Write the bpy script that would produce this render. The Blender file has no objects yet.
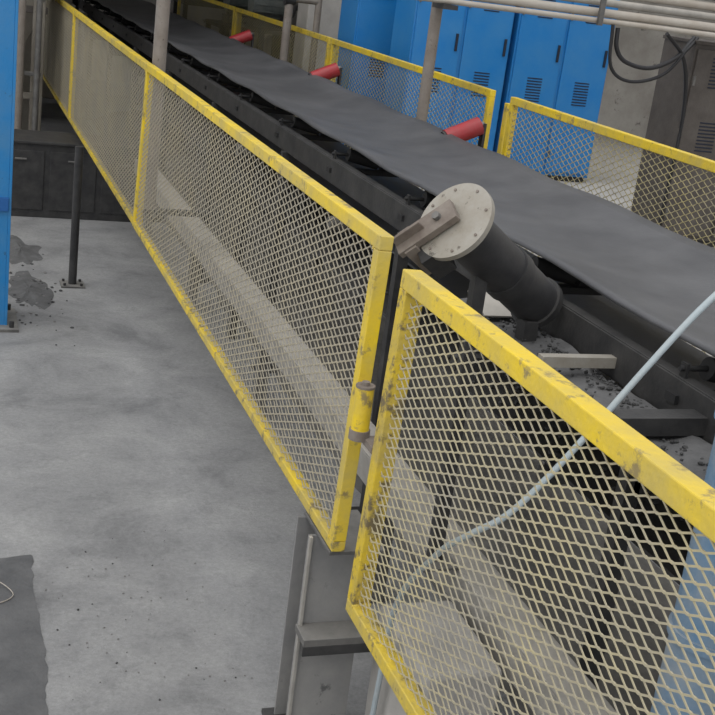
import bpy, bmesh, math, random
from mathutils import Vector, Matrix
from mathutils import noise as mn
random.seed(7)
S=bpy.context.scene
S.view_settings.view_transform='Standard'
CZ=2.9
# ---------------- materials ----------------
def mat(name, base, rough=0.6, metal=0.0, dust=None, amt=0.4, scale=6.0, top=0.0, bump=0.15, fine=60.0, dark=None, damt=0.3):
    m=bpy.data.materials.new(name); m.use_nodes=True
    nt=m.node_tree; N=nt.nodes; L=nt.links
    b=N['Principled BSDF']; b.inputs['Roughness'].default_value=rough; b.inputs['Metallic'].default_value=metal
    tc=N.new('ShaderNodeNewGeometry')
    n1=N.new('ShaderNodeTexNoise'); n1.inputs['Scale'].default_value=scale; n1.inputs['Detail'].default_value=8; n1.inputs['Roughness'].default_value=.65
    L.new(tc.outputs['Position'],n1.inputs['Vector'])
    rgb=N.new('ShaderNodeRGB'); rgb.outputs[0].default_value=(*base,1); col=rgb.outputs[0]
    if dust:
        r=N.new('ShaderNodeMapRange'); r.inputs[1].default_value=.35; r.inputs[2].default_value=.7; r.inputs[3].default_value=0; r.inputs[4].default_value=amt
        L.new(n1.outputs[0],r.inputs[0]); f=r.outputs[0]
        if top>0:
            sp=N.new('ShaderNodeSeparateXYZ'); L.new(tc.outputs['Normal'],sp.inputs[0])
            q=N.new('ShaderNodeMath'); q.operation='MULTIPLY'; L.new(sp.outputs[2],q.inputs[0]); q.inputs[1].default_value=top; q.use_clamp=True
            q2=N.new('ShaderNodeMath'); q2.operation='ADD'; q2.use_clamp=True; L.new(q.outputs[0],q2.inputs[0]); L.new(f,q2.inputs[1]); f=q2.outputs[0]
        mx=N.new('ShaderNodeMixRGB'); L.new(f,mx.inputs[0]); L.new(col,mx.inputs[1]); mx.inputs[2].default_value=(*dust,1); col=mx.outputs[0]
    if dark:
        n3=N.new('ShaderNodeTexNoise'); n3.inputs['Scale'].default_value=scale*2.7; n3.inputs['Detail'].default_value=9; n3.inputs['Roughness'].default_value=.7
        L.new(tc.outputs['Position'],n3.inputs['Vector'])
        r3=N.new('ShaderNodeMapRange'); r3.inputs[1].default_value=.52+.15*(1-damt); r3.inputs[2].default_value=.6+.15*(1-damt)
        L.new(n3.outputs[0],r3.inputs[0])
        mx=N.new('ShaderNodeMixRGB'); L.new(r3.outputs[0],mx.inputs[0]); L.new(col,mx.inputs[1]); mx.inputs[2].default_value=(*dark,1); col=mx.outputs[0]
    L.new(col,b.inputs['Base Color'])
    if bump:
        n2=N.new('ShaderNodeTexNoise'); n2.inputs['Scale'].default_value=fine; n2.inputs['Detail'].default_value=5
        L.new(tc.outputs['Position'],n2.inputs['Vector'])
        bp=N.new('ShaderNodeBump'); bp.inputs['Strength'].default_value=bump; bp.inputs['Distance'].default_value=.01
        L.new(n2.outputs[0],bp.inputs['Height']); L.new(bp.outputs[0],b.inputs['Normal'])
    return m
M={}
M['yellow']=mat('yellow_paint',(.80,.57,.015),.48,dust=(.46,.37,.12),amt=.85,scale=4,dark=(.28,.215,.085),damt=.72,bump=.25)
M['yellowworn']=mat('yellow_paint_grimy',(.74,.53,.02),.5,dust=(.40,.33,.13),amt=.95,scale=5,dark=(.20,.16,.08),damt=.85,bump=.3)
M['yellowdirty']=mat('yellow_paint_worn',(.70,.50,.02),.5,dust=(.36,.29,.11),amt=.9,scale=6,dark=(.16,.125,.065),damt=1.05,bump=.3)
M['mesh']=mat('mesh_dusty',(.38,.335,.235),.7,dust=(.29,.27,.225),amt=.8,scale=4,bump=0)
M['meshfar']=mat('mesh_yellowish',(.42,.36,.17),.6,dust=(.25,.235,.20),amt=.7,scale=5,bump=0)
M['meshnear']=mat('mesh_painted',(.50,.435,.25),.6,dust=(.33,.305,.25),amt=.95,scale=2.5,bump=0)
M['belt']=mat('belt_rubber',(.048,.049,.053),.5,dust=(.105,.106,.11),amt=.8,scale=2.2,bump=.12,fine=90)
M['black']=mat('dark_steel',(.019,.019,.020),.6,dust=(.075,.072,.068),amt=.55,scale=8,top=.15)
M['idler']=mat('idler_black',(.012,.012,.013),.7,dust=(.035,.034,.032),amt=.5,scale=8)
M['pipeblack']=mat('black_roller_paint',(.020,.020,.022),.5,dust=(.08,.078,.075),amt=.5,scale=6,bump=.05)
M['dsteel']=mat('dusty_steel',(.08,.078,.075),.6,dust=(.26,.25,.23),amt=.5,scale=8,top=.45)
M['dbeam']=mat('dusty_beam',(.24,.23,.21),.8,dust=(.44,.415,.37),amt=.7,scale=5,top=.45)
M['plate']=mat('grey_column_paint',(.20,.20,.20),.5,dust=(.33,.32,.30),amt=.7,scale=4,dark=(.10,.10,.10),damt=.3)
M['disc']=mat('galvanised_disc',(.36,.34,.30),.5,metal=.2,dust=(.27,.24,.19),amt=.8,scale=10,dark=(.13,.11,.09),damt=.45)
M['rust']=mat('rusty_bracket',(.16,.13,.11),.75,dust=(.28,.25,.215),amt=.7,scale=14)
M['red']=mat('red_paint',(.34,.015,.022),.45,dust=(.2,.08,.075),amt=.4,scale=12)
M['blue']=mat('blue_cabinet',(.010,.19,.52),.38,dust=(.08,.27,.50),amt=.4,scale=3,bump=.03)
M['blued']=mat('blue_dark',(.01,.10,.32),.5,bump=0)
M['bluecol']=mat('blue_column_paint',(.01,.19,.47),.45,dust=(.08,.22,.38),amt=.5,scale=5,dark=(.02,.07,.14),damt=.3)
M['bluepipe']=mat('blue_drum_paint',(.10,.22,.37),.5,dust=(.32,.35,.37),amt=.9,scale=4,top=.4)
M['slot']=mat('vent_slot',(.01,.015,.03),.7,bump=0)
M['pole']=mat('pole_grey',(.20,.17,.145),.6,dust=(.30,.275,.24),amt=.6,scale=10,dark=(.09,.07,.05),damt=.4)
M['conc']=mat('old_concrete',(.36,.345,.32),.85,dust=(.50,.48,.45),amt=.7,scale=4,bump=.4,fine=25)
M['wall']=mat('stained_plaster',(.30,.28,.25),.9,dust=(.48,.46,.42),amt=.9,scale=1.6,bump=.3,fine=12,dark=(.12,.11,.10),damt=.4)
M['brown']=mat('brown_cabinet',(.065,.055,.048),.6,dust=(.15,.135,.12),amt=.5,scale=5)
M['hose']=mat('pale_blue_hose',(.36,.43,.46),.5,dust=(.45,.46,.45),amt=.5,scale=14)
M['cable']=mat('black_cable',(.012,.012,.014),.5,bump=0)
M['coal']=mat('coal_grit',(.04,.04,.04),.9,dust=(.10,.10,.10),amt=.6,scale=20)
M['soot']=mat('dark_dust',(.085,.085,.086),.95,dust=(.16,.16,.16),amt=.8,scale=7,bump=.6,fine=35)
M['mound']=mat('shade_mound_grit',(.10,.096,.088),.95,dust=(.21,.20,.18),amt=.8,scale=3,bump=.8,fine=22)  # grit tone kept dark to deepen the shade below the conveyor
M['tan']=mat('tan_pipe',(.36,.32,.27),.6,dust=(.46,.44,.40),amt=.6,scale=6)
M['grit']=mat('grey_grit',(.20,.195,.19),.9,bump=0)
M['green']=mat('grey_green_machine',(.10,.12,.11),.6,dust=(.24,.235,.21),amt=.6,scale=5)
M['hopper']=mat('brown_dusty_hopper',(.17,.15,.12),.75,dust=(.31,.285,.24),amt=.9,scale=2.2,dark=(.06,.055,.048),damt=.5)
M['darkfloor']=mat('wet_concrete',(.075,.076,.078),.6,dust=(.14,.14,.14),amt=.9,scale=4,bump=.3,fine=45)

def floor_mat():
    m=bpy.data.materials.new('floor_concrete'); m.use_nodes=True
    nt=m.node_tree; N=nt.nodes; L=nt.links; b=N['Principled BSDF']; b.inputs['Roughness'].default_value=.8
    g=N.new('ShaderNodeNewGeometry')
    def noise(s,d=8,r=.6,dist=0,off=0):
        n=N.new('ShaderNodeTexNoise'); n.inputs['Scale'].default_value=s; n.inputs['Detail'].default_value=d; n.inputs['Roughness'].default_value=r; n.inputs['Distortion'].default_value=dist
        mp=N.new('ShaderNodeMapping'); mp.inputs['Location'].default_value=(off,off*.7,0); L.new(g.outputs['Position'],mp.inputs[0]); L.new(mp.outputs[0],n.inputs['Vector']); return n
    a=noise(1.2,13,.68,.4,3.1); rp=N.new('ShaderNodeValToRGB'); L.new(a.outputs[0],rp.inputs[0])
    e=rp.color_ramp.elements; e[0].position=.33; e[0].color=(.165,.166,.168,1); e[1].position=.64; e[1].color=(.325,.325,.320,1)
    x=rp.color_ramp.elements.new(.47); x.color=(.252,.253,.253,1)
    c=noise(6,11,.78,.3,1); r2=N.new('ShaderNodeMapRange'); r2.inputs[1].default_value=.52; r2.inputs[2].default_value=.72; r2.inputs[4].default_value=.6; L.new(c.outputs[0],r2.inputs[0])
    mx=N.new('ShaderNodeMixRGB'); L.new(r2.outputs[0],mx.inputs[0]); L.new(rp.outputs[0],mx.inputs[1]); mx.inputs[2].default_value=(.15,.15,.152,1)
    k=noise(2.3,11,.7,.5,7); r5=N.new('ShaderNodeMapRange'); r5.inputs[1].default_value=.55; r5.inputs[2].default_value=.72; r5.inputs[4].default_value=.45; L.new(k.outputs[0],r5.inputs[0])
    m5=N.new('ShaderNodeMixRGB'); L.new(r5.outputs[0],m5.inputs[0]); L.new(mx.outputs[0],m5.inputs[1]); m5.inputs[2].default_value=(.36,.358,.352,1)
    d=noise(40,8,.85); r3=N.new('ShaderNodeMapRange'); r3.inputs[1].default_value=.3; r3.inputs[2].default_value=.7; r3.inputs[3].default_value=.72; r3.inputs[4].default_value=1.18; L.new(d.outputs[0],r3.inputs[0])
    mm=N.new('ShaderNodeMixRGB'); mm.blend_type='MULTIPLY'; mm.inputs[0].default_value=1; L.new(m5.outputs[0],mm.inputs[1]); L.new(r3.outputs[0],mm.inputs[2])
    L.new(mm.outputs[0],b.inputs['Base Color'])
    bp=N.new('ShaderNodeBump'); bp.inputs['Strength'].default_value=.4; bp.inputs['Distance'].default_value=.02; L.new(c.outputs[0],bp.inputs['Height']); L.new(bp.outputs[0],b.inputs['Normal'])
    return m
M['floor']=floor_mat()

# ---------------- builder ----------------
class B:
    def __init__(s): s.v=[];s.f=[];s.m=[];s.sm=[];s.mats=[]
    def mi(s,k):
        if k not in s.mats: s.mats.append(k)
        return s.mats.index(k)
    def add(s,vs,fs,k,smooth=False):
        o=len(s.v); s.v+= [tuple(v) for v in vs]; i=s.mi(k)
        for f in fs: s.f.append([o+j for j in f]); s.m.append(i); s.sm.append(smooth)
    def box(s,c,d,k,rot=None):
        c=Vector(c); hx,hy,hz=d[0]/2,d[1]/2,d[2]/2
        vs=[Vector((x,y,z)) for x in(-hx,hx) for y in(-hy,hy) for z in(-hz,hz)]
        if rot: vs=[rot@v for v in vs]
        vs=[v+c for v in vs]
        s.add(vs,[(0,1,3,2),(4,6,7,5),(0,4,5,1),(2,3,7,6),(0,2,6,4),(1,5,7,3)],k)
    def bb(s,x0,x1,y0,y1,z0,z1,k): s.box(((x0+x1)/2,(y0+y1)/2,(z0+z1)/2),(x1-x0,y1-y0,z1-z0),k)
    def frustum(s,a,z0,b_,z1,k):
        x0,x1,y0,y1=a; X0,X1,Y0,Y1=b_
        vs=[(x0,y0,z0),(x1,y0,z0),(x1,y1,z0),(x0,y1,z0),(X0,Y0,z1),(X1,Y0,z1),(X1,Y1,z1),(X0,Y1,z1)]
        s.add(vs,[(3,2,1,0),(4,5,6,7),(0,1,5,4),(1,2,6,5),(2,3,7,6),(3,0,4,7)],k)
    def cyl(s,p0,p1,r,k,n=20,r1=None):
        p0=Vector(p0);p1=Vector(p1); r1=r if r1 is None else r1
        q=(p1-p0).normalized().to_track_quat('Z','Y').to_matrix()
        vs=[p0+q@Vector((r*math.cos(t),r*math.sin(t),0)) for t in [2*math.pi*i/n for i in range(n)]]
        vs+=[p1+q@Vector((r1*math.cos(t),r1*math.sin(t),0)) for t in [2*math.pi*i/n for i in range(n)]]
        s.add(vs,[(i,(i+1)%n,n+(i+1)%n,n+i) for i in range(n)],k,True)
        s.add(vs[:n],[tuple(reversed(range(n)))],k); s.add(vs[n:],[tuple(range(n))],k)
    def tube(s,pts,r,k,n=10,sub=8):
        P=[Vector(p) for p in pts]; P=[P[0]*2-P[1]]+P+[P[-1]*2-P[-2]]; C=[]
        for i in range(1,len(P)-2):
            for j in range(sub):
                t=j/sub; a,b,c,d=P[i-1:i+3]
                C.append(.5*((2*b)+(c-a)*t+(2*a-5*b+4*c-d)*t*t+(3*b-a-3*c+d)*t**3))
        C.append(P[-2]); vs=[]
        for i,c in enumerate(C):
            t=(C[min(i+1,len(C)-1)]-C[max(i-1,0)]).normalized(); q=t.to_track_quat('Z','Y').to_matrix()
            vs+=[c+q@Vector((r*math.cos(2*math.pi*j/n),r*math.sin(2*math.pi*j/n),0)) for j in range(n)]
        fs=[(i*n+j,i*n+(j+1)%n,(i+1)*n+(j+1)%n,(i+1)*n+j) for i in range(len(C)-1) for j in range(n)]
        s.add(vs,fs,k,True); s.add(vs[:n],[tuple(reversed(range(n)))],k); s.add(vs[-n:],[tuple(range(n))],k)
    def rock(s,c,r,k):
        c=Vector(c); ph=(1+5**.5)/2
        vs=[(-1,ph,0),(1,ph,0),(-1,-ph,0),(1,-ph,0),(0,-1,ph),(0,1,ph),(0,-1,-ph),(0,1,-ph),(ph,0,-1),(ph,0,1),(-ph,0,-1),(-ph,0,1)]
        fs=[(0,11,5),(0,5,1),(0,1,7),(0,7,10),(0,10,11),(1,5,9),(5,11,4),(11,10,2),(10,7,6),(7,1,8),(3,9,4),(3,4,2),(3,2,6),(3,6,8),(3,8,9),(4,9,5),(2,4,11),(6,2,10),(8,6,7),(9,8,1)]
        vs=[c+Vector(v)*(r/1.9*random.uniform(.7,1.25)) for v in vs]
        s.add([(v.x,v.y,c.z+(v.z-c.z)*.7) for v in vs],fs,k)
    def obj(s,name,bevel=0,smooth=False):
        me=bpy.data.meshes.new(name); me.from_pydata(s.v,[],s.f)
        for k in s.mats: me.materials.append(M[k])
        for i,p in enumerate(me.polygons): p.material_index=s.m[i]; p.use_smooth=s.sm[i]
        bm=bmesh.new(); bm.from_mesh(me); bmesh.ops.recalc_face_normals(bm,faces=bm.faces); bm.to_mesh(me); bm.free()
        me.update(); o=bpy.data.objects.new(name,me); S.collection.objects.link(o)
        if bevel:
            bv=o.modifiers.new('bevel','BEVEL'); bv.width=bevel; bv.segments=2; bv.limit_method='ANGLE'; bv.angle_limit=math.radians(50)
        return o
def empty(name,loc=(0,0,0)):
    e=bpy.data.objects.new(name,None); e.empty_display_size=.1; S.collection.objects.link(e); return e

# ---------------- room ----------------
b=B(); b.bb(-6,12,-3,26,-.2,0,'floor'); b.obj('floor')
b=B(); b.bb(-6,12,25.8,26,0,6,'wall'); b.obj('wall_back')
b=B(); b.bb(11.8,12,-3,25.8,0,6,'wall'); b.obj('wall_right')
b=B(); b.bb(-6,12,13.5,26,6,6.15,'brown'); b.obj('unseen_dimming_roof')  # out-of-view roof, added to block sky light and darken the background
b=B(); b.bb(4.3,11.79,5.2,16.49,0,.9,'conc'); b.obj('raised_concrete_platform',.02)
b=B(); top=[];N_=120
for i in range(N_+1):
    t=i/N_; y=1.5+3.87*t; top.append((.46+.035*mn.noise(Vector((0,y*2.3,1)))+.015*mn.noise(Vector((0,y*14,1))),y))
for i in range(61):
    t=i/60; x=.46-1.6*t; top.append((x,5.37+.04*mn.noise(Vector((x*2.5,0,9)))+.012*mn.noise(Vector((x*13,0,9)))))
loop=top+[(-1.14,1.5)]; c0=(-.4,3.2)
vs=[(c0[0],c0[1],.003)]+[(x,y,.003) for x,y in loop]+[(x,y,.0005) for x,y in loop]; n=len(loop)
b.add(vs,[(0,1+i,1+(i+1)%n) for i in range(n)]+[(1+i,1+n+i,1+n+(i+1)%n,1+(i+1)%n) for i in range(n)],'darkfloor'); b.obj('wet_floor_patch')

# ---------------- mesh guards ----------------
def guard(X,Y0,Y1,Z0,Z1,tube=.055,cw=.085,ch=.034,mk='mesh',sw=.006,xw=.05,endk='yellow',botk='yellowworn',tb=None,tilt=0):
    """tube frame with expanded-metal infill: zig-zag strands that touch at the knuckles"""
    e=empty('yellow_mesh_guard_panel')
    f=B(); x0,x1=X,X+xw; t=tube; tb=tb or t*.8
    f.bb(x0,x1,Y0,Y1,Z1-t,Z1,'yellow'); f.bb(x0,x1,Y0,Y1,Z0,Z0+tb,botk)
    f.bb(x0,x1,Y0,Y0+t,Z0+tb,Z1-t,'yellow'); f.bb(x0,x1,Y1-t,Y1,Z0+tb,Z1-t,endk)
    for (yy,zz) in((Y0+t,Z1-t),(Y1-t,Z1-t),(Y0+t,Z0+tb),(Y1-t,Z0+tb)):
        f.cyl((x0-.002,yy,zz-.002),(x1+.002,yy,zz+.002),.006,'yellow',8)
    fo=f.obj('frame',.004); fo.parent=e
    g=B(); a,c,p,q=Y0+t*.6,Y1-t*.6,Z0+tb*.6,Z1-t*.6; xm=X+xw*.35
    h=ch/2; rows=max(1,round((q-p)/h)); h=(q-p)/rows; cols=round((c-a)/cw); cw=(c-a)/cols
    fl=.05*cw; hs=sw/2
    for r in range(rows):
        zc=p+(r+.5)*h; amp=h/2
        sg=1 if r%2==0 else -1; xo=xm+(.0012 if r%2 else -.0012)
        pts=[]
        for i in range(cols*2+1):
            y=a+i*cw/2; z=zc+amp*sg*(1 if i%2==0 else -1)
            for yy in((y-fl,y+fl) if 0<i<cols*2 else ((y,y+fl) if i==0 else (y-fl,y))): pts.append((yy,z))
        vs=[];fs=[]
        for j,(y,z) in enumerate(pts):
            vs+=[(xo-.0011,y,z-hs),(xo+.0011,y,z-hs),(xo+.0011,y,z+hs),(xo-.0011,y,z+hs)]
            if j:
                o=(j-1)*4
                for k in range(4): fs.append((o+k,o+(k+1)%4,o+4+(k+1)%4,o+4+k))
        g.add(vs,fs,mk)
    go=g.obj('expanded_mesh'); go.parent=e
    if tilt:
        e.matrix_world=Matrix.Translation((X,0,Z1))@Matrix.Rotation(math.radians(tilt),4,'Y')@Matrix.Translation((-X,0,-Z1))
    return e
guard(1.37,3.60,8.58,.925,2.08,.05,sw=.0062,tilt=1.3)
guard(1.38,8.64,13.80,.88,2.07,.05,sw=.0072)
guard(1.38,13.86,19.0,.88,2.07,.05,sw=.0080)
guard(1.39,-1.3,3.42,.80,2.02,.06,mk='meshnear',xw=.065,sw=.0056,endk='yellowdirty',tilt=1.7)
for y0,y1 in((3.6,8.35),(8.72,13.0),(13.1,17.8),(17.9,22.5)):
    guard(4.07,y0,y1,.92,2.12,.055,cw=.10,ch=.044,mk='meshfar',sw=.006)
b=B(); hx,hy=1.360,3.525
b.cyl((hx,hy,1.43),(hx,hy,1.58),.031,'yellow',24); b.cyl((hx,hy,1.395),(hx,hy,1.43),.036,'rust',20)
b.cyl((hx,hy,1.58),(hx,hy,1.60),.014,'rust',12); b.cyl((hx,hy,1.58),(hx,hy,1.588),.033,'rust',20)
b.box((hx+.02,3.577,1.50),(.03,.046,.12),'yellow'); b.box((1.405,3.47,1.395),(.07,.10,.025),'rust')
b.obj('gate_hinge',.002)
def post(name,x,y,z1,r,k='pole',z0=0):
    b=B(); b.cyl((x,y,z0+.015),(x,y,z1),r,k,20); b.bb(x-.1,x+.1,y-.1,y+.1,z0,z0+.015,'dsteel')
    for dx in(-.07,.07):
        for dy in(-.07,.07): b.cyl((x+dx,y+dy,z0+.015),(x+dx,y+dy,z0+.035),.012,'black',6)
    return b.obj(name)
b=B(); b.cyl((1.50,8.85,1.0),(1.50,8.85,4.2),.05,'pole',20); b.bb(1.44,2.26,8.82,8.88,.96,1.0,'black'); b.bb(1.432,1.45,8.80,8.9,1.3,1.36,'dsteel'); b.bb(2.20,2.25,8.8,8.9,0,.96,'black'); b.obj('steel_pole')
post('steel_pole',3.62,8.95,4.2,.045)
post('guard_post',1.12,10.2,1.2,.035,'black')
post('guard_post',1.49,13.83,2.0,.03,'dsteel')
for y in(3.5,8.53,13.05,17.85): 
    b=B(); b.bb(4.13,4.18,y-.03,y+.03,0,2.05,'yellow'); b.bb(4.09,4.22,y-.07,y+.07,0,.012,'dsteel'); b.obj('guard_post',.003)
b=B(); x0,x1=1.315,1.56; y=3.86
b.bb(x0,x1,y-.08,y-.07,0,.90,'plate'); b.bb(x0,x1,y+.07,y+.08,0,.90,'plate'); b.bb((x0+x1)/2-.005,(x0+x1)/2+.005,y-.07,y+.07,0,.90,'dsteel')
b.bb(x0,x0+.012,y-.10,y-.08,.02,.90,'dbeam')
b.bb(x0-.01,x1+.04,y-.2,y-.08,.50,.53,'dsteel'); b.bb(x0-.01,x1+.04,y-.2,y-.19,.46,.50,'black'); b.bb(x0-.04,x1+.04,y-.12,y+.12,0,.02,'black')
b.bb(x0+.03,x1,y-.24,y+.09,.90,.915,'dsteel')
b.obj('steel_h_column',.002)
b=B(); b.bb(1.62,1.92,3.25,3.75,0,.62,'conc'); b.obj('concrete_block',.02)

# blue column left
b=B(); b.bb(.50,.52,8.95,9.3,0,5,'bluecol'); b.bb(.08,.10,8.95,9.3,0,5,'bluecol'); b.bb(.10,.50,8.955,8.975,0,5,'bluecol'); b.bb(.10,.50,9.28,9.30,0,5,'bluecol')
b.bb(.0,.60,8.85,9.4,0,.025,'dsteel')
for x in(.05,.55):
    for y in(8.9,9.35): b.cyl((x,y,.02),(x,y,.07),.018,'black',6)
b.bb(.12,.5,8.93,8.955,.9,1.0,'blued')
b.obj('blue_steel_column',.003)

# ---------------- conveyor ----------------
b=B()
Ys=[.2+.25*i for i in range(97)]
prof=[(2.34,1.865),(2.345,1.88),(2.42,1.865),(2.55,1.835),(2.7,1.812),(2.86,1.805),(3.02,1.812),(3.16,1.835),(3.3,1.868),(3.37,1.885),(3.375,1.868),(3.16,1.818),(2.86,1.788),(2.55,1.818)]
n=len(prof); vs=[]
for i,yy in enumerate(Ys):
    s=.008*math.sin(yy*2*math.pi/1.3)
    vs+=[(x,yy,z+s) for x,z in prof]
b.add(vs,[(i*n+j,i*n+(j+1)%n,(i+1)*n+(j+1)%n,(i+1)*n+j) for i in range(len(Ys)-1) for j in range(n)],'belt',True)
e=empty('belt_conveyor')
o=b.obj('belt'); o.parent=e
b=B(); b.bb(2.40,3.32,.2,24,1.42,1.432,'belt'); o=b.obj('return_belt'); o.parent=e
b=B()
for x,sg in((2.30,-1),(3.42,1)):
    b.bb(x-.006,x+.006,.2,24.2,1.62,1.76,'black'); 
    b.bb(min(x,x-sg*.05),max(x,x-sg*.05),.2,24.2,1.755,1.765,'black'); b.bb(min(x,x-sg*.07),max(x,x-sg*.07),.2,24.2,1.615,1.625,'black')
yy=.9
while yy<24:
    b.bb(2.27,2.33,yy-.03,yy+.03,0,1.62,'black'); b.bb(3.39,3.45,yy-.03,yy+.03,0,1.62,'black')
    b.bb(2.3,3.42,yy-.03,yy+.03,1.28,1.34,'black'); b.bb(2.22,2.38,yy-.08,yy+.08,0,.015,'black'); b.bb(3.34,3.5,yy-.08,yy+.08,0,.015,'black')
    yy+=2.4
o=b.obj('stringer_frame',.002); o.parent=e
b=B(); yy=.55
while yy<24:
    b.bb(2.28,3.48,yy-.03,yy+.03,1.68,1.71,'idler')
    b.cyl((2.62,yy,1.745),(3.10,yy,1.745),.040,'idler'); b.cyl((2.40,yy,1.795),(2.60,yy,1.755),.040,'idler'); b.cyl((3.12,yy,1.755),(3.36,yy,1.805),.040,'idler')
    b.box((2.315,yy,1.765),(.010,.035,.10),'idler'); b.box((3.45,yy,1.76),(.012,.04,.11),'idler')
    b.cyl((2.295,yy,1.795),(2.40,yy,1.795),.010,'idler',10)
    yy+=1.3
yy=1.8
while yy<24: b.cyl((2.31,yy,1.37),(3.41,yy,1.37),.045,'dsteel'); yy+=2.6
o=b.obj('idler_rollers'); o.parent=e
b=B()
for yy in(7.8,11.2,14.8):
    b.cyl((3.36,yy,1.84),(3.60,yy,1.95),.065,'red',24); b.cyl((3.60,yy,1.95),(3.63,yy,1.964),.02,'dsteel',10)
    b.cyl((3.345,yy,1.833),(3.36,yy,1.84),.058,'black',24)
    b.box((3.63,yy,1.80),(.02,.06,.34),'black'); b.bb(3.44,3.64,yy-.03,yy+.03,1.63,1.66,'black')
o=b.obj('red_guide_rollers',0); o.parent=e
b=B(); b.bb(2.34,3.38,.5,14,1.10,1.115,'black')
yy=1.5
while yy<14: b.bb(2.3,3.42,yy-.03,yy+.03,1.04,1.10,'black'); yy+=2.4
for i in range(700):
    b.rock((random.uniform(2.4,3.3),random.uniform(.8,9),1.12),random.uniform(.006,.02),'coal')
o=b.obj('spill_tray'); o.parent=e
b=B(); b.bb(1.99,2.29,.6,2.36,1.595,1.605,'black'); b.bb(1.99,2.29,2.64,4.5,1.595,1.605,'black'); b.bb(1.985,1.995,2.64,4.5,1.56,1.63,'black')
for y in(1.0,2.9,3.7,4.4): b.bb(1.99,2.29,y-.025,y+.025,1.555,1.595,'black')
b.bb(2.0,2.30,3.52,3.56,1.66,1.70,'disc'); b.bb(2.02,2.06,3.53,3.55,1.605,1.66,'disc')
b.bb(1.98,2.31,2.95,3.03,1.64,1.70,'black'); b.box((2.17,4.3,1.66),(.16,.20,.008),'dbeam',Matrix.Rotation(.25,3,'X'))
nx,ny=10,60; vs=[]
for j in range(ny):
    for i in range(nx):
        u=i/(nx-1); y=2.66+1.84*j/(ny-1); h=.006+.035*u*max(0,.5+mn.noise(Vector((u*3,y*3,0))))+.008*mn.noise(Vector((u*9,y*14,3)))
        vs.append((2.0+.28*u,y,1.605+max(.001,h)))
b.add(vs,[(j*nx+i,j*nx+i+1,(j+1)*nx+i+1,(j+1)*nx+i) for j in range(ny-1) for i in range(nx-1)],'soot',True)
for i in range(350):
    y=random.uniform(2.66,4.3); b.rock((2.27-abs(random.gauss(0,.09)),y,1.63),random.uniform(.003,.011),'coal')
o=b.obj('side_ledge',.001); o.parent=e

nx,ny=22,170; b=B(); vs=[]
for j in range(ny):
    for i in range(nx):
        x=2.36+1.40*i/(nx-1); y=.0+20*j/(ny-1)
        u=i/(nx-1); h=math.sin(math.pi*u)**1.0*(.22+.16*mn.noise(Vector((x*1.3,y*.8,0))))+.04*mn.noise(Vector((x*6,y*6,2)))*math.sin(math.pi*u)
        vs.append((x+.08*mn.noise(Vector((0,y*1.5,5)))*(1-u),y,max(h,0)+.002))
b.add(vs,[(j*nx+i,j*nx+i+1,(j+1)*nx+i+1,(j+1)*nx+i) for j in range(ny-1) for i in range(nx-1)],'mound',True)
o=b.obj('under_belt_shade_mound'); o.parent=e  # mound of dark grit, added to darken the floor under the belt

b=B(); 
for a,c in((.3,2.34),(2.66,12.6)):
    b.bb(1.96,2.12,a,c,.70,.712,'dbeam'); b.bb(1.96,1.968,a,c,.56,.70,'dbeam'); b.bb(2.112,2.12,a,c,.56,.70,'dbeam')
for yy in(.6,2.2,2.8,4.8,7.2,9.6,12): b.bb(2.0,2.08,yy-.04,yy+.04,0,.70,'dsteel')
b.obj('dusty_support_beam',.003)
b=B(); 
p0=Vector((1.50,3.1,.05)); p1=Vector((1.75,1.6,.72)); d=p1-p0
b.box((p0+p1)/2,(.12,.1,d.length),'dbeam',d.normalized().to_track_quat('Z','X').to_matrix())
b.obj('diagonal_brace',.004)

# flanged roller at joint
b=B(); A=Vector((1.72,3.82,2.10)); E=Vector((2.22,4.02,1.745)); D=(E-A).normalized()
b.cyl(A,A+D*.022,.152,'disc',56); b.cyl(A+D*.022,A+D*.045,.125,'dsteel',40); b.cyl(A+D*.045,E,.096,'pipeblack',36)
b.cyl(A+D*.36,A+D*.42,.104,'pipeblack',36); b.cyl(E-D*.03,E,.108,'black',32)
q=D.to_track_quat('Z','Y').to_matrix()
for i in range(8):
    t=i*math.pi/4+.2; p=A+q@Vector((.130*math.cos(t),.130*math.sin(t),0)); b.cyl(p-D*.004,p,.006,'rust',6)
sd=Vector((.80,-.4,.75)); sd=(sd-D*sd.dot(D)).normalized(); up=D.cross(sd).normalized()
R=Matrix((sd,up,D)).transposed()
b.box(A-D*.022-sd*.10-up*.02,(.25,.09,.03),'rust',R); b.box(A-D*.045-sd*.16-up*.02,(.12,.012,.06),'rust',R)
b.cyl(A-D*.055-sd*.04-up*.02,A-D*.035-sd*.04-up*.02,.016,'dsteel',6)
b.box(A+D*.05-sd*.18-up*.02,(.05,.11,.16),'rust',R); b.box(A+D*.06-sd*.13+up*.06,(.08,.06,.12),'black',R)
b.bb(1.86,1.91,3.86,3.91,.72,1.93,'black'); b.bb(1.86,2.29,3.92,3.97,1.50,1.555,'black'); b.bb(2.13,2.19,3.93,4.0,1.606,1.70,'black')
b.bb(1.82,1.96,3.80,3.95,.712,.725,'dsteel')
b.obj('flanged_belt_roller',.002)

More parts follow.
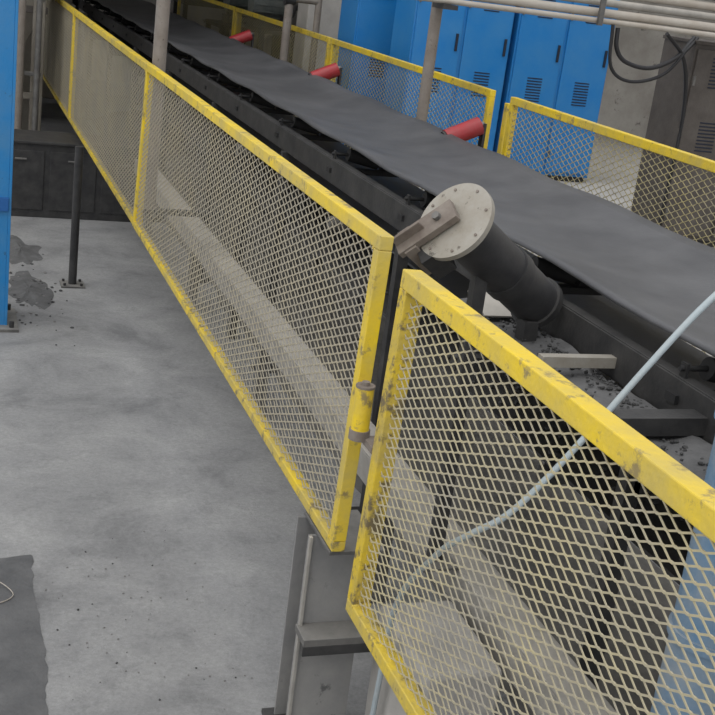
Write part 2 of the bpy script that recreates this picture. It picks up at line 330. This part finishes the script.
b=B(); b.tube([(2.75,3.0,2.75),(2.42,3.0,2.27),(2.21,3.0,2.036),(2.06,3.0,1.84),(1.93,3.0,1.66),(1.80,3.0,1.49),(1.68,3.0,1.36),(1.59,3.05,1.27),(1.56,3.2,1.12),(1.56,3.45,.8),(1.58,3.55,.4),(1.58,3.58,.02)],.011,'hose'); b.obj('pale_blue_hose')
b=B(); b.cyl((2.13,2.5,0),(2.13,2.5,1.86),.12,'bluepipe',36); b.cyl((2.13,2.5,1.86),(2.13,2.5,1.89),.135,'bluepipe',36); b.cyl((2.13,2.5,1.2),(2.13,2.5,1.23),.13,'bluepipe',36); b.cyl((2.13,2.5,1.89),(2.13,2.5,1.93),.05,'dbeam',20)
b.cyl((2.13,2.5,0),(2.13,2.5,.03),.15,'dsteel',36)
b.obj('blue_vertical_pipe')

# ---------------- blue electrical cabinets ----------------
def cabinet(x0,x1,yf,z0,z1,k='blue',doors=2,depth=.6):
    b=B(); b.bb(x0,x1,yf,yf+depth,z0+.06,z1,k); b.bb(x0+.02,x1-.02,yf+.03,yf+depth-.03,z0,z0+.06,'black')
    b.bb(x0-.015,x1+.015,yf-.02,yf+depth+.01,z1,z1+.03,k)
    w=(x1-x0)/doors
    for i in range(doors):
        a=x0+i*w+.02; c=x0+(i+1)*w-.02
        b.bb(a,c,yf-.022,yf-.002,z0+.1,z1-.04,k)
        cx=(a+c)/2
        for zc in(z0+.85,z1-.35):
            for j in range(9):
                b.bb(cx-.09,cx+.09,yf-.028,yf-.02,zc+j*.03,zc+j*.03+.012,'slot')
        b.bb(c-.06,c-.035,yf-.045,yf-.022,(z0+z1)/2+.25,(z0+z1)/2+.43,'slot')
        for zh in(z0+.3,z1-.3): b.cyl((a+.01,yf-.03,zh-.04),(a+.01,yf-.03,zh+.04),.012,'dsteel',8)
    return b.obj('blue_electrical_cabinet' if k=='blue' else 'brown_electrical_cabinet',.004)
cabinet(4.36,4.96,13.1,.9,2.95,doors=1)
cabinet(4.62,5.74,12.0,.9,2.98)
cabinet(5.80,6.96,12.0,.9,2.98)
cabinet(6.02,7.1,9.0,.9,2.64,k='brown',doors=2,depth=.5)
b=B(); b.tube([(5.05,8.66,2.70),(5.07,8.66,2.55),(5.17,8.66,2.45),(5.4,8.66,2.42),(5.65,8.7,2.52),(6.05,9.1,2.685)],.018,'cable')
b.tube([(5.0,8.66,2.72),(5.05,8.66,2.40),(5.25,8.66,2.30),(5.55,8.68,2.38),(5.8,8.8,2.58),(6.12,9.15,2.685)],.014,'cable')
b.tube([(5.5,8.66,2.70),(5.8,8.8,2.5),(5.93,8.85,2.1),(5.93,8.85,1.5),(5.95,8.9,.91)],.016,'cable')
b.obj('black_cables')
b=B()
for i,(z,r,k) in enumerate([(2.74,.022,'tan'),(2.80,.035,'tan'),(2.88,.03,'dbeam'),(2.96,.035,'tan')]):
    b.cyl((3.3+.1*i,8.74+.035*i,z),(9,8.74+.035*i,z-.02),r,k,14)
for x in(4.9,7.4): b.bb(x-.02,x+.02,8.68,8.71,2.7,3.0,'dsteel')
b.bb(8.66,8.74,8.95,9.03,.9,3.05,'dsteel'); b.bb(8.66,8.74,8.7,8.95,2.66,2.70,'dsteel')
b.bb(3.56,3.68,8.68,8.905,2.68,2.715,'black'); b.bb(3.3,9,8.82,8.845,3.0,3.06,'black')
b.obj('overhead_pipe_rack')
# background
b=B(); b.bb(4.35,4.85,15.0,15.5,.9,5,'conc'); b.bb(4.3,4.9,14.95,15.55,.9,1.15,'conc'); b.obj('concrete_pillar',.02)
b=B(); b.bb(4.9,11.79,16.5,16.7,0,5,'wall'); b.obj('wall_partition')
def machine(x,y,z,s=1):
    b=B(); C=lambda a,c,h:(x+a*s,y+c*s,z+h*s)
    b.cyl(C(-.45,0,.42),C(.25,0,.42),.26*s,'green',28); b.cyl(C(.25,0,.42),C(.4,0,.42),.2*s,'dsteel',24); b.cyl(C(.4,0,.42),C(.6,0,.42),.05*s,'dsteel',14)
    for i in range(12):
        t=i*math.pi/6; b.box(C(-.1,.27*math.cos(t),.42+.27*math.sin(t)),(.6*s,.02*s,.03*s),'green',Matrix.Rotation(t,3,'X'))
    b.box(C(-.1,0,.75),(.22*s,.2*s,.16*s),'green'); b.box(C(-.07,0,.06),(.75*s,.5*s,.12*s),'black'); b.box(C(-.3,0,.17),(.1*s,.4*s,.15*s),'black'); b.box(C(.15,0,.17),(.1*s,.4*s,.15*s),'black')
    return b.obj('electric_motor',.004)
def stand(x0,x1,y0,y1,z1,k='black'):
    b=B(); b.bb(x0,x1,y0,y1,z1-.06,z1,k)
    for x in(x0+.05,x1-.05):
        for y in(y0+.05,y1-.05): b.bb(x-.04,x+.04,y-.04,y+.04,0,z1-.06,k)
    b.bb(x0,x1,y0,y0+.05,z1*.45,z1*.45+.06,k); return b.obj('steel_machine_stand',.004)
stand(4.25,4.85,17.0,18.2,1.9); machine(4.58,17.6,1.901,.75)
stand(4.25,5.6,19.6,20.8,1.75); machine(4.95,20.2,1.751,1.1)
stand(4.25,5.4,22.9,24.0,1.9); machine(4.8,23.4,1.901,1.2)
b=B(); b.cyl((3.88,14.2,0),(3.88,14.2,3.6),.05,'pole'); b.cyl((3.88,14.2,2.45),(4.24,14.2,2.45),.04,'pole'); b.cyl((3.82,14.2,2.45),(3.94,14.2,2.45),.08,'black',24)
b.bb(3.80,3.96,14.1,14.3,0,.02,'black'); b.cyl((4.05,14.2,2.45),(4.05,14.2,2.62),.025,'dsteel'); b.cyl((4.05,14.2,2.62),(4.05,14.2,2.64),.08,'red',24); b.cyl((4.24,14.2,2.49),(4.24,14.2,.0),.04,'pole')
b.obj('valve_pipework')
def crate(name,x0,x1,y0,y1,z0,z1,k='black'):
    b=B(); b.bb(x0,x1,y0,y1,z0,z1-.03,k); b.bb(x0-.03,x1+.03,y0-.03,y1+.03,z1-.03,z1,k)
    w=(x1-x0)/3
    for i in range(3): b.bb(x0+i*w+.03,x0+(i+1)*w-.03,y0-.012,y0,z0+.08,z1-.1,k); b.bb(x0+(i+.5)*w-.06,x0+(i+.5)*w+.06,y0-.03,y0-.012,z1-.2,z1-.18,'dsteel')
    return b.obj(name,.006)
crate('black_steel_tool_bench',.55,2.15,12.75,13.4,0,.80)
b=B(); sx=-.88
for x in(.3,2.0):
    for y in(15.2,17.2): b.bb(x+sx-.07,x+sx+.07,y-.07,y+.07,0,3.2,'hopper')
b.frustum((.9+sx,1.4+sx,16.0,16.4),.5,(.25+sx,2.05+sx,15.3,17.1),1.9,'hopper'); b.bb(.25+sx,2.05+sx,15.3,17.1,1.9,3.4,'hopper')
for z in(1.9,2.6,3.3): b.bb(.2+sx,2.1+sx,15.22,15.3,z,z+.08,'brown')
b.bb(.3+sx,2.0+sx,15.13,15.17,.9,.98,'hopper'); b.cyl((1.15+sx,16.2,.5),(1.15+sx,16.2,0.02),.2,'brown',24)
b.cyl((.9,14.9,0),(.9,14.9,4),.05,'pole'); b.cyl((1.1,14.9,0),(1.1,14.9,4),.035,'dsteel'); b.bb(.8,1.15,14.93,15.0,1.2,1.25,'dsteel')
b.obj('dusty_steel_hopper',.01)
b=B(); b.bb(-2.6,-.95,15.5,17,0,2.2,'hopper'); b.bb(-2.65,-.93,15.45,17.05,2.2,2.26,'brown'); b.bb(-2.4,-1.15,15.46,15.5,.3,1.9,'brown'); b.cyl((-1.8,16.2,2.26),(-1.8,16.2,4),.25,'hopper',28); b.obj('dust_collector_housing',.01)
b=B(); b.bb(.2,1.3,19.6,21.8,0,2.6,'hopper'); b.bb(.1,1.34,19.5,21.9,0,.15,'black'); b.cyl((.8,19.6,1.8),(.8,19.2,1.8),.3,'dsteel'); b.cyl((.8,20.2,2.6),(.8,20.2,5),.2,'dsteel'); b.bb(1.3,2.2,22.3,23.5,0,2.3,'hopper');b.bb(1.2,2.25,22.2,23.6,2.3,2.4,'brown'); b.obj('crusher_machine',.01)

# grit on floor
b=B()
for i in range(110):
    x=random.uniform(.5,1.3); y=random.uniform(3.6,5.6)
    b.rock((x,y,.003),random.uniform(.002,.006),random.choice(['grit','coal','grit']))
for i in range(90):
    b.rock((random.gauss(.72,.13),random.gauss(9.9,.5),.003),random.uniform(.005,.018),random.choice(['coal','coal','grit']))
b.obj('floor_gravel')
def pile(cx,cy,rx,ry,h,name):
    b=B(); vs=[(cx,cy,h)]; n=40; rings=8
    for r in range(1,rings+1):
        for i in range(n):
            t=2*math.pi*i/n; k=r/rings; w=1+.7*mn.noise(Vector((math.cos(t)*1.6+cx,math.sin(t)*1.6+cy,0)))+.25*mn.noise(Vector((math.cos(t)*5+cx,math.sin(t)*5+cy,4)))
            vs.append((cx+rx*k*w*math.cos(t),cy+ry*k*w*math.sin(t),.001+max(0,h*(1-k)**1.2*(1+.6*mn.noise(Vector((t*2,k*6,cx)))))))
    fs=[(0,1+i,1+(i+1)%n) for i in range(n)]
    for r in range(rings-1):
        for i in range(n): a=1+r*n; fs.append((a+i,a+n+i,a+n+(i+1)%n,a+(i+1)%n))
    b.add(vs,fs,'soot',True); return b.obj(name)
pile(.74,9.95,.18,.5,.03,'sweepings_pile'); pile(.75,11.3,.2,.5,.03,'sweepings_pile')
b=B(); b.tube([(.22,5.15,.006),(.30,5.10,.02),(.36,5.0,.008),(.30,4.93,.01),(.24,4.97,.006)],.0025,'tan',6); b.obj('wire_scrap')

# ---------------- light ----------------
w=bpy.data.worlds.new('World'); S.world=w; w.use_nodes=True
w.node_tree.nodes['Background'].inputs[0].default_value=(.96,.97,1,1); w.node_tree.nodes['Background'].inputs[1].default_value=1.1
sl=bpy.data.lights.new('skylight_sun','SUN'); sl.energy=1.0; sl.angle=math.radians(50); sl.color=(1,.98,.94)
so=bpy.data.objects.new('skylight_sun',sl); S.collection.objects.link(so); so.location=(-3,2,7); so.rotation_euler=Vector((.45,.35,-1)).to_track_quat('-Z','Y').to_euler()

# ---------------- camera ----------------
psi,p,r=math.radians(20.5),math.radians(17.9),math.radians(7.5)
fh=Vector((math.sin(psi),math.cos(psi),0)); rh=Vector((math.cos(psi),-math.sin(psi),0)); Z=Vector((0,0,1))
F=math.cos(p)*fh-math.sin(p)*Z; Ul=math.sin(p)*fh+math.cos(p)*Z
R=math.cos(r)*rh+math.sin(r)*Ul; U=-math.sin(r)*rh+math.cos(r)*Ul
cam=bpy.data.cameras.new('Camera'); cam.sensor_width=36; cam.lens=36*1200/715; cam.clip_start=.05; cam.clip_end=200
co=bpy.data.objects.new('Camera',cam); S.collection.objects.link(co)
mt=Matrix((R,U,-F)).transposed().to_4x4(); mt.translation=Vector((0,0,CZ)); co.matrix_world=mt
S.camera=co
